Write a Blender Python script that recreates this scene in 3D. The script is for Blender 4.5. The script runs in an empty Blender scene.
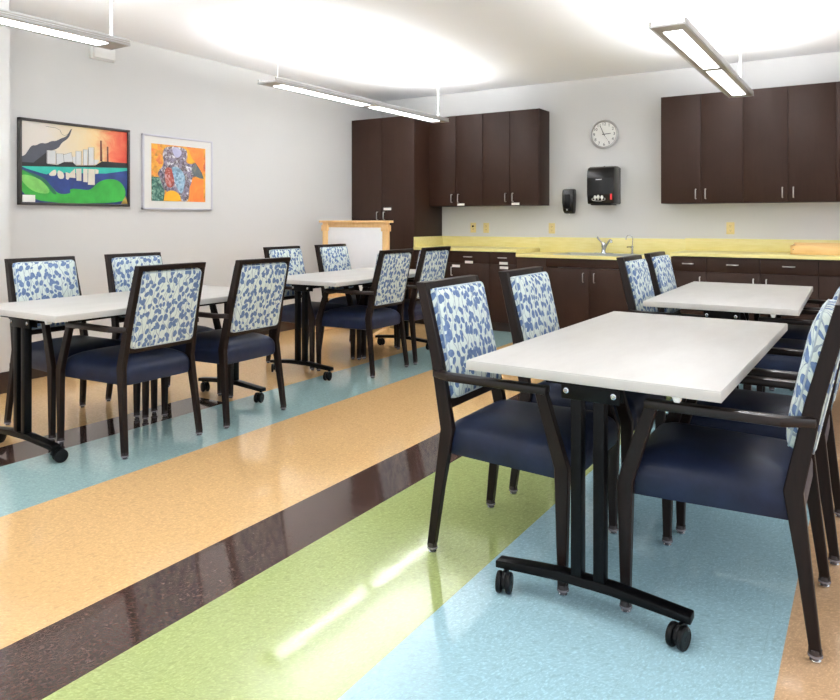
import bpy, bmesh, math, random
from mathutils import Vector, Matrix
random.seed(7)
scene = bpy.context.scene
COL = scene.collection

# ---------------------------------------------------------------- camera
FOCAL_PX = 712.0
cam_data = bpy.data.cameras.new('camera')
cam = bpy.data.objects.new('camera', cam_data)
COL.objects.link(cam)
cam.location = (0, 0, 1.22)
cam.rotation_euler = (math.radians(90), 0, math.radians(32.3))
cam_data.sensor_fit = 'HORIZONTAL'
cam_data.sensor_width = 36.0
cam_data.lens = FOCAL_PX / 840.0 * 36.0
cam_data.shift_y = -(350 - 220) / 840.0
cam_data.clip_start = 0.02
scene.camera = cam

# ---------------------------------------------------------------- world, daylight, exposure
world = bpy.data.worlds.new('world')
scene.world = world
world.use_nodes = True
wb = world.node_tree.nodes['Background']
wb.inputs[0].default_value = (0.90, 0.95, 1.0, 1)
wb.inputs[1].default_value = 1.12

def area(name, loc, target, sx, sy, power, color):
    d = bpy.data.lights.new(name, 'AREA')
    d.shape = 'RECTANGLE'; d.size = sx; d.size_y = sy; d.energy = power; d.color = color
    o = bpy.data.objects.new(name, d)
    COL.objects.link(o)
    o.location = loc
    o.rotation_euler = (Vector(target) - Vector(loc)).to_track_quat('-Z', 'Y').to_euler()
    return o
# daylight that comes through the window side of the room, behind and right of the camera
area('window_daylight', (3.4, 1.0, 1.7), (-3.0, 4.2, 1.0), 3.0, 1.8, 35, (0.9, 0.95, 1.0))

scene.view_settings.view_transform = 'Standard'
scene.view_settings.look = 'None'
scene.view_settings.gamma = 1.0
scene.view_settings.use_curve_mapping = False
scene.view_settings.exposure = 0.44
LENS_STRENGTH = 8.0
UP_STRENGTH = 64.0

# ---------------------------------------------------------------- materials
def srgb(r, g, b):
    def f(c):
        c /= 255.0
        return c / 12.92 if c <= 0.04045 else ((c + 0.055) / 1.055) ** 2.4
    return (f(r), f(g), f(b), 1.0)

class NT:
    """small helper that writes shader nodes"""
    def __init__(self, name):
        self.m = bpy.data.materials.new(name)
        self.m.use_nodes = True
        self.t = self.m.node_tree
        self.n = self.t.nodes
        self.b = self.n['Principled BSDF']
    def new(self, t, **kw):
        n = self.n.new(t)
        for k, v in kw.items():
            setattr(n, k, v)
        return n
    def put(self, sock, v):
        if v is None: return
        if isinstance(v, bpy.types.NodeSocket):
            self.t.links.new(v, sock)
        else:
            sock.default_value = v
    def math(self, op, a, b=None, c=None, clamp=False):
        n = self.new('ShaderNodeMath', operation=op)
        n.use_clamp = clamp
        for i, v in enumerate((a, b, c)):
            self.put(n.inputs[i], v)
        return n.outputs[0]
    def vmath(self, op, a, b=None, s=None):
        n = self.new('ShaderNodeVectorMath', operation=op)
        self.put(n.inputs[0], a)
        self.put(n.inputs[1], b)
        if s is not None: self.put(n.inputs['Scale'], s)
        return n.outputs['Value'] if op in ('LENGTH', 'DOT_PRODUCT', 'DISTANCE') else n.outputs[0]
    def mix(self, f, a, b, blend='MIX'):
        n = self.new('ShaderNodeMix', data_type='RGBA', blend_type=blend)
        self.put(n.inputs[0], f); self.put(n.inputs[6], a); self.put(n.inputs[7], b)
        return n.outputs[2]
    def ramp(self, f, stops, interp='LINEAR'):
        n = self.new('ShaderNodeValToRGB')
        n.color_ramp.interpolation = interp
        e = n.color_ramp.elements
        while len(e) < len(stops): e.new(0.5)
        for i, (p, c) in enumerate(stops):
            e[i].position = p; e[i].color = c
        self.put(n.inputs[0], f)
        return n.outputs[0]
    def noise(self, vec, scale, detail=2, rough=0.5, dist=0.0):
        n = self.new('ShaderNodeTexNoise')
        self.put(n.inputs['Vector'], vec)
        n.inputs['Scale'].default_value = scale
        n.inputs['Detail'].default_value = detail
        n.inputs['Roughness'].default_value = rough
        n.inputs['Distortion'].default_value = dist
        return n
    def obj(self):
        return self.new('ShaderNodeTexCoord').outputs['Object']
    def map(self, vec, scale=(1, 1, 1), loc=(0, 0, 0), rot=(0, 0, 0)):
        n = self.new('ShaderNodeMapping')
        self.put(n.inputs[0], vec)
        n.inputs['Location'].default_value = loc
        n.inputs['Rotation'].default_value = rot
        n.inputs['Scale'].default_value = scale
        return n.outputs[0]
    def bump(self, h, strength, dist=0.01):
        n = self.new('ShaderNodeBump')
        n.inputs['Strength'].default_value = strength
        n.inputs['Distance'].default_value = dist
        self.put(n.inputs['Height'], h)
        self.t.links.new(n.outputs[0], self.b.inputs['Normal'])
    def set(self, **kw):
        for k, v in kw.items():
            self.put(self.b.inputs[k.replace('_', ' ')], v)

def plain(name, col, rough=0.5, metal=0.0, spec=0.5, var=0.0, scale=20, **kw):
    t = NT(name)
    if var:
        n = t.noise(t.obj(), scale, 3)
        lo = tuple(c * (1 - var) for c in col[:3]) + (1,)
        hi = tuple(min(1, c * (1 + var)) for c in col[:3]) + (1,)
        t.set(Base_Color=t.ramp(n.outputs[0], [(0.3, lo), (0.7, hi)]))
    else:
        t.set(Base_Color=col)
    t.set(Roughness=rough, Metallic=metal)
    t.b.inputs['Specular IOR Level'].default_value = spec
    for k, v in kw.items():
        t.b.inputs[k.replace('_', ' ')].default_value = v
    return t.m

def wall_mat(name, col):
    t = NT(name)
    n = t.noise(t.obj(), 3.0, 2)
    t.set(Base_Color=t.mix(n.outputs[0], tuple(c * 0.98 for c in col[:3]) + (1,), col), Roughness=0.75)
    f = t.noise(t.obj(), 160, 2)
    t.bump(f.outputs[0], 0.05, 0.002)
    return t.m

def wood_mat(name, dark, light, rough, axis='z', freq=18, spec=0.5, blotch=0.0):
    t = NT(name)
    sc = {'z': (1, 1, 0.08), 'x': (0.08, 1, 1), 'y': (1, 0.08, 1)}[axis]
    v = t.map(t.obj(), sc)
    n = t.noise(v, freq, 5, 0.6, 0.6)
    n2 = t.noise(v, freq * 5, 3, 0.6)
    f = t.math('ADD', t.math('MULTIPLY', n.outputs[0], 0.6), t.math('MULTIPLY', n2.outputs[0], 0.4))
    if blotch:
        n3 = t.noise(t.obj(), 5.0, 4, 0.6, 0.5)
        f = t.math('ADD', t.math('MULTIPLY', f, 1 - blotch), t.math('MULTIPLY', n3.outputs[0], blotch))
    t.set(Base_Color=t.ramp(f, [(0.3, dark), (0.7, light)]), Roughness=rough)
    t.b.inputs['Specular IOR Level'].default_value = spec
    t.bump(n2.outputs[0], 0.08, 0.001)
    return t.m

MAT = {}
MAT['wall'] = wall_mat('wall_paint', srgb(217, 216, 214))
MAT['ceiling'] = wall_mat('ceiling_paint', srgb(248, 248, 250))
MAT['cabinet'] = wood_mat('espresso_laminate', srgb(40, 23, 15), srgb(53, 34, 25), 0.5, 'z', 14, 0.22, 0.35)
MAT['cabinet_edge'] = plain('espresso_edge', srgb(38, 25, 20), 0.5, var=0.1)
MAT['chair_wood'] = wood_mat('dark_walnut', srgb(14, 8, 6), srgb(33, 20, 16), 0.38, 'z', 30, 0.22)
MAT['arm_wood'] = wood_mat('dark_walnut_arm', srgb(16, 9, 7), srgb(37, 23, 19), 0.32, 'x', 30, 0.35)
MAT['pale_wood'] = wood_mat('pale_maple', srgb(222, 176, 116), srgb(240, 205, 152), 0.4, 'z', 12, 0.4)
MAT['tray_wood'] = wood_mat('pale_maple_tray', srgb(222, 176, 108), srgb(240, 205, 145), 0.4, 'x', 12, 0.4)
MAT['black_metal'] = plain('black_powder_coat', srgb(6, 6, 7), 0.38, 0.0, 0.14, var=0.1)
MAT['black_plastic'] = plain('black_plastic', srgb(8, 9, 11), 0.4, 0.0, 0.2, var=0.1)
MAT['gloss_black'] = plain('gloss_black_plastic', srgb(14, 12, 11), 0.24, 0.0, 0.35, var=0.08)
MAT['chrome'] = plain('chrome', srgb(200, 202, 206), 0.16, 1.0, var=0.03)
MAT['steel'] = plain('brushed_steel', srgb(205, 207, 210), 0.32, 1.0, var=0.04)
MAT['nickel'] = plain('satin_nickel', srgb(190, 188, 186), 0.3, 1.0, var=0.03)
MAT['silver'] = plain('anodised_aluminium', srgb(205, 205, 206), 0.4, 0.3, var=0.03)
MAT['fixture_grey'] = plain('fixture_grey_paint', srgb(178, 172, 164), 0.5, 0.1, var=0.03)
MAT['white_plastic'] = plain('white_plastic', srgb(236, 236, 234), 0.4, var=0.02)
MAT['label_white'] = plain('label_paper', srgb(240, 238, 232), 0.6, var=0.02)
MAT['board_white'] = plain('whiteboard_enamel', srgb(244, 246, 250), 0.25, var=0.01)
MAT['almond'] = plain('almond_plastic', srgb(232, 212, 148), 0.4, var=0.03)
MAT['slot'] = plain('dark_slot', srgb(60, 52, 42), 0.6, var=0.1)
MAT['base'] = plain('vinyl_cove_base', srgb(50, 36, 31), 0.4, var=0.1)
MAT['chair_cap'] = plain('smoked_cap', srgb(58, 50, 50), 0.15, var=0.1)
MAT['clear'] = plain('clear_plastic_cap', srgb(120, 115, 120), 0.12, 0.0, 0.6, var=0.1)
MAT['red'] = plain('red_sticker', srgb(215, 40, 50), 0.4, var=0.05)
MAT['clock_face'] = plain('clock_face', srgb(240, 240, 236), 0.5, var=0.01)
MAT['ink'] = plain('ink_grey', srgb(60, 60, 62), 0.6, var=0.05)
MAT['white_edge'] = plain('table_edge', srgb(192, 189, 184), 0.4, var=0.02)

def tabletop_mat():
    t = NT('white_laminate')
    v = t.map(t.obj(), (1, 0.25, 1))
    n = t.noise(v, 14, 4, 0.6)
    t.set(Base_Color=t.ramp(n.outputs[0], [(0.3, srgb(187, 184, 180)), (0.7, srgb(195, 193, 189))]), Roughness=0.42)
    return t.m
MAT['tabletop'] = tabletop_mat()

def worktop_mat():
    t = NT('lime_laminate')
    v = t.map(t.obj(), (0.15, 1, 1))
    n = t.noise(v, 40, 4, 0.6)
    t.set(Base_Color=t.ramp(n.outputs[0], [(0.3, srgb(230, 216, 140)), (0.7, srgb(240, 228, 160))]), Roughness=0.32)
    return t.m
MAT['worktop'] = worktop_mat()

def vinyl_mat():
    t = NT('navy_vinyl')
    n = t.noise(t.obj(), 9, 4, 0.6)
    t.set(Base_Color=t.ramp(n.outputs[0], [(0.3, srgb(18, 25, 44)), (0.7, srgb(27, 37, 64))]), Roughness=0.45)
    t.b.inputs['Specular IOR Level'].default_value = 0.3
    v = t.new('ShaderNodeTexVoronoi'); v.inputs['Scale'].default_value = 420
    t.put(v.inputs['Vector'], t.obj())
    t.bump(v.outputs[0], 0.12, 0.001)
    return t.m
MAT['navy'] = vinyl_mat()

def fabric_mat():
    """pale mint weave with blue leaves on thin grey vines"""
    t = NT('leaf_print_fabric')
    sep = t.new('ShaderNodeSeparateXYZ'); t.put(sep.inputs[0], t.obj())
    rnd = t.new('ShaderNodeObjectInfo').outputs['Random']
    comb = t.new('ShaderNodeCombineXYZ')
    t.put(comb.inputs[0], t.math('ADD', t.math('MULTIPLY_ADD', sep.outputs[0], 0.6, sep.outputs[1]), t.math('MULTIPLY', rnd, 3.0)))
    t.put(comb.inputs[1], t.math('SUBTRACT', sep.outputs[2], t.math('MULTIPLY', sep.outputs[0], 0.8)))
    uv = comb.outputs[0]
    warp = t.noise(uv, 7.0, 2, 0.5)
    col = None
    def leaves(scale, sx, sy, off, lo, hi, keep):
        v = t.map(uv, (scale * sx, scale * sy, 1), off)
        vo = t.new('ShaderNodeTexVoronoi', voronoi_dimensions='2D')
        t.put(vo.inputs['Vector'], v)
        vo.inputs['Scale'].default_value = 1.0
        vo.inputs['Randomness'].default_value = 0.85
        d = t.vmath('SUBTRACT', v, vo.outputs['Position'])
        d = t.vmath('MULTIPLY', d, (1.0 / sx, 1.0 / sy, 0))
        cs = t.new('ShaderNodeSeparateColor'); t.put(cs.inputs[0], vo.outputs['Color'])
        ang = t.math('MULTIPLY_ADD', cs.outputs[0], 2.0, -1.0)
        r = t.new('ShaderNodeVectorRotate', rotation_type='Z_AXIS')
        t.put(r.inputs['Vector'], d); t.put(r.inputs['Angle'], ang)
        e = t.vmath('MULTIPLY', r.outputs[0], (1.0, 0.66, 0))
        L = t.vmath('LENGTH', e)
        # pointed tip: leaf narrows upward
        sy_ = t.new('ShaderNodeSeparateXYZ'); t.put(sy_.inputs[0], r.outputs[0])
        L = t.math('ADD', L, t.math('MULTIPLY', sy_.outputs[1], 0.12))
        rad = t.math('MULTIPLY_ADD', cs.outputs[1], hi - lo, lo)
        m = t.math('LESS_THAN', L, rad)
        k = t.math('LESS_THAN', cs.outputs[2], keep)
        return t.math('MULTIPLY', m, k)
    a = leaves(27, 1.0, 0.74, (0.3, 0.1, 0), 0.22, 0.39, 0.84)
    b = leaves(34, 1.0, 0.72, (5.7, 2.4, 0), 0.17, 0.34, 0.68)
    mask = t.math('MAXIMUM', a, b)
    # thin vines running upward and swaying
    sx = t.new('ShaderNodeSeparateXYZ'); t.put(sx.inputs[0], uv)
    def vine(freq, amp, slope):
        w = t.math('MULTIPLY_ADD', warp.outputs[0], amp, t.math('MULTIPLY', sx.outputs[0], freq))
        w = t.math('MULTIPLY_ADD', sx.outputs[1], slope, w)
        fr = t.math('FRACT', w)
        return t.math('LESS_THAN', t.math('ABSOLUTE', t.math('SUBTRACT', fr, 0.5)), 0.045)
    v1 = vine(30, 2.6, 5.0); v2 = vine(22, 3.4, -7.0)
    vines = t.math('MAXIMUM', v1, v2)
    weave = t.noise(uv, 260, 2)
    ground = t.ramp(weave.outputs[0], [(0.3, srgb(197, 209, 203)), (0.7, srgb(213, 222, 215))])
    blot = t.noise(uv, 60, 2)
    leafc = t.ramp(blot.outputs[0], [(0.3, srgb(76, 100, 142)), (0.7, srgb(104, 127, 162))])
    c = t.mix(t.math('MULTIPLY', vines, 0.75), ground, srgb(112, 128, 150))
    c = t.mix(mask, c, leafc)
    t.set(Base_Color=c, Roughness=0.85)
    t.bump(weave.outputs[0], 0.15, 0.001)
    return t.m
MAT['fabric'] = fabric_mat()
MAT['piping'] = plain('pale_piping', srgb(170, 184, 192), 0.8, var=0.1, scale=90)

def floor_mat():
    """resilient tiles laid in coloured bands that run along Y, with streaky flecks"""
    t = NT('vinyl_tile_floor')
    co = t.obj()
    s = t.new('ShaderNodeSeparateXYZ'); t.put(s.inputs[0], co)
    X, Y = s.outputs[0], s.outputs[1]
    tan, brown, green = srgb(224, 184, 130), srgb(66, 47, 41), srgb(164, 177, 114)
    teal, blue, tan2 = srgb(156, 186, 186), srgb(166, 203, 214), srgb(206, 170, 132)
    def gt(v, e): return t.math('GREATER_THAN', v, e)
    c = tan
    dark_run = t.math('MULTIPLY', gt(X, -3.945), t.math('LESS_THAN', Y, 3.33))
    c = t.mix(dark_run, c, brown)
    c = t.mix(gt(X, -3.635), c, teal)
    c = t.mix(gt(X, -3.018), c, tan)
    c = t.mix(gt(X, -2.088), c, brown)
    c = t.mix(gt(X, -1.781), c, green)
    c = t.mix(gt(X, -1.145), c, blue)
    c = t.mix(gt(X, -0.208), c, tan2)
    # flecks: elongated, direction turning from tile to tile
    tx = t.math('FLOOR', t.math('MULTIPLY', t.math('ADD', X, 3.018), 1 / 0.307))
    ty = t.math('FLOOR', t.math('MULTIPLY', Y, 1 / 0.307))
    chk = t.math('FRACT', t.math('MULTIPLY', t.math('ADD', tx, ty), 0.5))
    ang = t.math('MULTIPLY_ADD', chk, 1.1, 0.35)
    r = t.new('ShaderNodeVectorRotate', rotation_type='Z_AXIS')
    t.put(r.inputs['Vector'], co); t.put(r.inputs['Angle'], ang)
    v = t.map(r.outputs[0], (1, 0.45, 1))
    n1 = t.noise(v, 170, 3, 0.65, 0.5)
    n2 = t.noise(v, 75, 4, 0.65, 0.6)
    n3 = t.noise(co, 1.7, 2)
    lightf = t.ramp(n1.outputs[0], [(0.50, (0, 0, 0, 1)), (0.68, (1, 1, 1, 1))])
    darkf = t.ramp(n2.outputs[0], [(0.34, (1, 1, 1, 1)), (0.50, (0, 0, 0, 1))])
    lt = t.mix(1.0, t.mix(1.0, c, (1.45, 1.45, 1.45, 1), 'MULTIPLY'), (0.035, 0.035, 0.035, 1), 'ADD')
    c = t.mix(t.math('MULTIPLY', lightf, 0.62), c, lt)
    dk = t.mix(1.0, c, (0.66, 0.66, 0.66, 1), 'MULTIPLY')
    c = t.mix(t.math('MULTIPLY', darkf, 0.42), c, dk)
    # hairline seams
    def seam(val, off):
        f = t.math('FRACT', t.math('MULTIPLY', t.math('ADD', val, off), 1 / 0.307))
        return t.math('LESS_THAN', t.math('ABSOLUTE', t.math('SUBTRACT', f, 0.5)), 0.0022)
    sm = t.math('MAXIMUM', seam(X, 3.018 + 0.1535), seam(Y, 0.1535))
    c = t.mix(t.math('MULTIPLY', sm, 0.14), c, (0.08, 0.07, 0.06, 1))
    t.set(Base_Color=c)
    rr = t.noise(co, 9, 3)
    t.set(Roughness=t.math('MULTIPLY_ADD', rr.outputs[0], 0.06, 0.045))
    t.b.inputs['Specular IOR Level'].default_value = 0.42
    t.b.inputs['Coat Weight'].default_value = 0.22
    t.b.inputs['Coat Roughness'].default_value = 0.05
    h = t.noise(co, 13, 3, 0.5)
    t.bump(h.outputs[0], 0.07, 0.006)
    return t.m
MAT['floor'] = floor_mat()

def emit(name, col, strength):
    t = NT(name)
    n = t.noise(t.obj(), 2.0, 1)
    t.set(Base_Color=(0.9, 0.9, 0.9, 1), Emission_Color=t.mix(n.outputs[0], col, tuple(min(1, c * 1.01) for c in col[:3]) + (1,)))
    t.b.inputs['Emission Strength'].default_value = strength
    return t.m
MAT['lens'] = emit('lamp_lens', (0.955, 0.975, 1.0, 1), LENS_STRENGTH)
MAT['uplens'] = emit('lamp_uplight', (0.955, 0.975, 1.0, 1), UP_STRENGTH)

# ---------------------------------------------------------------- mesh helpers
class MB:
    """collects shapes with material slots and links them as one mesh object"""
    def __init__(self):
        self.bm = bmesh.new(); self.mats = []
    def slot(self, m):
        if m not in self.mats: self.mats.append(m)
        return self.mats.index(m)
    def _add(self, pts, faces, m, bevel=0.0, seg=2, mx=None):
        b = bmesh.new()
        vs = [b.verts.new(p) for p in pts]
        for f in faces:
            try: b.faces.new([vs[i] for i in f])
            except ValueError: pass
        bmesh.ops.recalc_face_normals(b, faces=b.faces)
        if bevel > 0:
            bmesh.ops.bevel(b, geom=list(b.edges), offset=bevel, segments=seg, profile=0.5, affect='EDGES', clamp_overlap=True)
        if mx is not None: bmesh.ops.transform(b, matrix=mx, verts=b.verts)
        k = self.slot(m)
        mp = {}
        for v in b.verts: mp[v] = self.bm.verts.new(v.co)
        for f in b.faces:
            nf = self.bm.faces.new([mp[v] for v in f.verts]); nf.material_index = k; nf.smooth = True
        b.free()
        return self
    def box(self, x0, x1, y0, y1, z0, z1, m, bevel=0.0, mx=None, seg=2):
        p = [(x, y, z) for x in (x0, x1) for y in (y0, y1) for z in (z0, z1)]
        f = [(0, 1, 3, 2), (4, 6, 7, 5), (0, 4, 5, 1), (2, 3, 7, 6), (0, 2, 6, 4), (1, 5, 7, 3)]
        return self._add(p, f, m, bevel, seg, mx)
    def prism(self, poly, a, b, axis, m, bevel=0.0, mx=None):
        """poly in the plane across axis; axis y -> poly is (x,z); axis z -> (x,y); axis x -> (y,z)"""
        def P(u, v, w):
            return {'y': (u, w, v), 'z': (u, v, w), 'x': (w, u, v)}[axis]
        n = len(poly)
        pts = [P(u, v, a) for u, v in poly] + [P(u, v, b) for u, v in poly]
        f = [tuple(range(n)), tuple(range(n, 2 * n))]
        f += [(i, (i + 1) % n, n + (i + 1) % n, n + i) for i in range(n)]
        return self._add(pts, f, m, bevel, 2, mx)
    def lathe(self, prof, m, n=24, mx=None, cap=True):
        """prof: (radius, height) pairs around local z"""
        pts, f = [], []
        for r, z in prof:
            for i in range(n):
                a = 2 * math.pi * i / n
                pts.append((r * math.cos(a), r * math.sin(a), z))
        for j in range(len(prof) - 1):
            for i in range(n):
                k = (i + 1) % n
                f.append((j * n + i, j * n + k, (j + 1) * n + k, (j + 1) * n + i))
        if cap:
            f.append(tuple(range(n))); f.append(tuple(range((len(prof) - 1) * n, len(prof) * n)))
        return self._add(pts, f, m, 0, 2, mx)
    def rings(self, rings, m, mx=None, cap0=True, cap1=True):
        n = len(rings[0]); pts = [p for r in rings for p in r]; f = []
        for j in range(len(rings) - 1):
            for i in range(n):
                k = (i + 1) % n
                f.append((j * n + i, j * n + k, (j + 1) * n + k, (j + 1) * n + i))
        if cap0: f.append(tuple(range(n)))
        if cap1: f.append(tuple(range((len(rings) - 1) * n, len(rings) * n)))
        return self._add(pts, f, m, 0, 2, mx)
    def tube(self, path, r, m, n=8, closed=False, mx=None):
        path = [Vector(p) for p in path]
        L = len(path); rs = r if isinstance(r, (list, tuple)) else [r] * L
        rings = []
        up = None
        for i, p in enumerate(path):
            if closed: t = path[(i + 1) % L] - path[i - 1]
            else: t = path[min(i + 1, L - 1)] - path[max(i - 1, 0)]
            t.normalize()
            if up is None:
                up = Vector((0, 0, 1)) if abs(t.z) < 0.9 else Vector((1, 0, 0))
            a = t.cross(up).normalized(); b = a.cross(t).normalized(); up = b
            rings.append([tuple(p + (a * math.cos(2 * math.pi * k / n) + b * math.sin(2 * math.pi * k / n)) * rs[i]) for k in range(n)])
        if closed: rings.append(rings[0])
        return self.rings(rings, m, mx, not closed, not closed)
    def flat(self, pts, m):
        vs = [self.bm.verts.new(p) for p in pts]
        f = self.bm.faces.new(vs); f.material_index = self.slot(m); return self
    def obj(self, name, parent=None, loc=(0, 0, 0), angle=35):
        me = bpy.data.meshes.new(name)
        self.bm.to_mesh(me); self.bm.free()
        for m in self.mats: me.materials.append(m)
        me.set_sharp_from_angle(angle=math.radians(angle))
        o = bpy.data.objects.new(name, me)
        COL.objects.link(o)
        o.location = loc
        if parent is not None: o.parent = parent
        return o

def rrect(hw, hh, r, seg=6):
    """rounded rectangle outline, counter-clockwise"""
    r = max(0.0005, min(r, hw * 0.98, hh * 0.98)); out = []
    for cx, cy, a0 in ((hw - r, hh - r, 0), (-hw + r, hh - r, 90), (-hw + r, -hh + r, 180), (hw - r, -hh + r, 270)):
        for i in range(seg + 1):
            a = math.radians(a0 + 90 * i / seg)
            out.append((cx + r * math.cos(a), cy + r * math.sin(a)))
    return out

def thing(name, label, cat, loc=(0, 0, 0), rotz=0.0, group=None):
    o = bpy.data.objects.new(name, None)
    COL.objects.link(o)
    o.empty_display_size = 0.1
    o.location = loc; o.rotation_euler = (0, 0, rotz)
    o['label'] = label; o['category'] = cat
    if group: o['group'] = group
    return o
def tag(o, label, cat, group=None):
    o['label'] = label; o['category'] = cat
    if group: o['group'] = group
    return o
def copy_tree(o, parent=None):
    c = o.copy(); COL.objects.link(c)
    if parent is not None: c.parent = parent
    for ch in list(o.children): copy_tree(ch, c)
    return c
def struct(mb, name, **kw):
    o = mb.obj(name, **kw); o['kind'] = 'structure'; return o

# ---------------------------------------------------------------- the room
BACK, LEFT, JOG, CEIL = 7.65, -5.44, -5.155, 2.78
XR, YF = 3.6, -2.0
b = MB(); b.box(LEFT - 0.2, XR, YF, BACK + 0.2, -0.1, 0, MAT['floor']); struct(b, 'floor')
b = MB(); b.box(LEFT - 0.2, XR, YF, BACK + 0.2, CEIL, CEIL + 0.1, MAT['ceiling']); struct(b, 'ceiling')
b = MB(); b.prism([(LEFT, BACK + 0.15), (LEFT, 2.71), (JOG, 2.71), (JOG, YF), (LEFT - 0.18, YF), (LEFT - 0.18, BACK + 0.15)], 0, CEIL, 'z', MAT['wall'])
struct(b, 'wall_left')
b = MB(); b.box(LEFT, XR, BACK, BACK + 0.15, 0, CEIL, MAT['wall']); struct(b, 'wall_back')
b = MB()
b.box(LEFT, LEFT + 0.008, 2.71, 7.0, 0, 0.15, MAT['base'], 0.002)
b.box(LEFT, JOG + 0.008, 2.71, 2.718, 0, 0.15, MAT['base'], 0.002)
b.box(JOG, JOG + 0.008, YF, 2.718, 0, 0.15, MAT['base'], 0.002)
struct(b, 'baseboard_left')

# ---------------------------------------------------------------- chairs
def make_chair():
    t = thing('dining_chair', '', 'chair')
    W = MAT['chair_wood']
    def stile(s):
        # (x back, x front, y centre, z): foot, shin, knee, waist, top
        prof = [(-0.014, 0.016, 0.238, 0.028), (0.010, 0.048, 0.229, 0.25), (0.031, 0.083, 0.218, 0.455), (-0.015, 0.031, 0.208, 0.70), (-0.085, -0.044, 0.199, 0.985)]
        r = []
        for xb, xf, yc, z in prof:
            h = 0.0145; c = 0.003
            r.append([(xb + c, s * (yc - h), z), (xf - c, s * (yc - h), z), (xf, s * (yc - h + c), z), (xf, s * (yc + h - c), z), (xf - c, s * (yc + h), z), (xb + c, s * (yc + h), z), (xb, s * (yc + h - c), z), (xb, s * (yc - h + c), z)])
        return r
    def glide(x, y, leg):
        g = MB(); g.lathe([(0.009, 0.0), (0.014, 0.002), (0.015, 0.006), (0.008, 0.013)], MAT['chrome'], 16, Matrix.Translation((x, y, 0)))
        g.lathe([(0.013, 0.012), (0.0195, 0.016), (0.0195, 0.022), (0.0185, 0.0225)], MAT['clear'], 16, Matrix.Translation((x, y, 0)))
        g.lathe([(0.0185, 0.0225), (0.0175, 0.036), (0.016, 0.037)], MAT['chair_cap'], 16, Matrix.Translation((x, y, 0)))
        g.obj('glide', leg)
    for s in (-1, 1):
        b = MB(); b.rings(stile(s), W)
        leg = b.obj('rear_leg', t)
        glide(0.002, s * 0.238, leg)
        b = MB()
        r = []
        for xb, xf, yc, z in [(0.503, 0.530, 0.268, 0.028), (0.492, 0.541, 0.270, 0.41), (0.415, 0.455, 0.262, 0.666)]:
            h = 0.0145; c = 0.003
            r.append([(xb + c, s * (yc - h), z), (xf - c, s * (yc - h), z), (xf, s * (yc - h + c), z), (xf, s * (yc + h - c), z), (xf - c, s * (yc + h), z), (xb + c, s * (yc + h), z), (xb, s * (yc + h - c), z), (xb, s * (yc - h + c), z)])
        b.rings(r, W)
        leg = b.obj('front_leg', t)
        glide(0.517, s * 0.268, leg)
        b = MB()
        pl = [(0.460, 0.236), (0.460, 0.280), (0.085, 0.276), (0.000, 0.236), (0.000, 0.212), (0.036, 0.212), (0.066, 0.234)]
        if s < 0: pl = [(x, -y) for x, y in pl][::-1]
        b.prism(pl, 0.643, 0.669, 'z', MAT['arm_wood'], 0.004)
        b.obj('armrest', t)
    lean = math.atan2(0.116, 0.530)
    b = MB(); b.prism([(-0.086, 0.986), (-0.044, 0.986), (-0.038, 0.958), (-0.080, 0.958)], -0.2135, 0.2135, 'y', W, 0.003)
    b.obj('top_rail', t)
    b = MB(); b.prism([(0.015, 0.556), (0.057, 0.556), (0.064, 0.529), (0.022, 0.529)], -0.205, 0.205, 'y', W, 0.003)
    b.obj('bottom_rail', t)
    b = MB(); b.box(0.05, 0.075, -0.205, 0.205, 0.385, 0.43, W, 0.003)
    b.obj('seat_rail', t)
    # backrest cushion: local z up the lean, local x forward
    bh, bw = 0.206, 0.193
    ringdefs = [(0.016, -0.028), (0.004, -0.023), (0.0, -0.013), (0.0, 0.030), (0.003, 0.040), (0.010, 0.047), (0.024, 0.054), (0.05, 0.060), (0.09, 0.064), (0.14, 0.066), (0.18, 0.0665)]
    rings = []
    for ins, d in ringdefs:
        o = rrect(bw - ins, bh - ins, 0.022, 5)
        rings.append([(d, y * (1.012 - 0.055 * z), z) for y, z in o])
    b = MB(); b.rings(rings, MAT['fabric'])
    back = b.obj('backrest', t, (-0.0098, 0, 0.756)); back.rotation_euler = (0, -lean, 0)
    b = MB(); b.tube([(0.041, y * (1.012 - 0.055 * z), z) for y, z in rrect(bw - 0.004, bh - 0.004, 0.022, 5)], 0.0032, MAT['piping'], 6, True)
    b.tube([(-0.0235, y * (1.012 - 0.055 * z), z) for y, z in rrect(bw - 0.005, bh - 0.005, 0.022, 5)], 0.0026, MAT['piping'], 6, True)
    b.obj('piping', back)
    # seat cushion
    rings = []
    for ins, z in [(0.10, 0.364), (0.03, 0.358), (0.006, 0.365), (0.0, 0.380), (0.0, 0.425), (0.004, 0.443), (0.013, 0.459), (0.03, 0.475), (0.06, 0.490), (0.11, 0.503), (0.18, 0.509)]:
        o = []
        for x, y in rrect(0.257 - ins, 0.236 - ins, 0.035, 6):
            f = 1.0 + 0.10 * (x / 0.267)
            o.append((0.290 + x, y * f, z))
        rings.append(o)
    b = MB(); b.rings(rings, MAT['navy'])
    b.obj('seat', t)
    return t

proto = make_chair()
used = [False]
G = 'dining chairs around the four tables'
def chair(x, y, facing, label, jitter=0.0):
    """facing +1: looks towards +X, -1: towards -X; x is the rear feet"""
    c = proto if not used[0] else copy_tree(proto)
    used[0] = True
    c.location = (x, y, 0); c.rotation_euler = (0, 0, (0 if facing > 0 else math.pi) + math.radians(jitter))
    c['label'] = label; c['group'] = G
    return c

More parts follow.
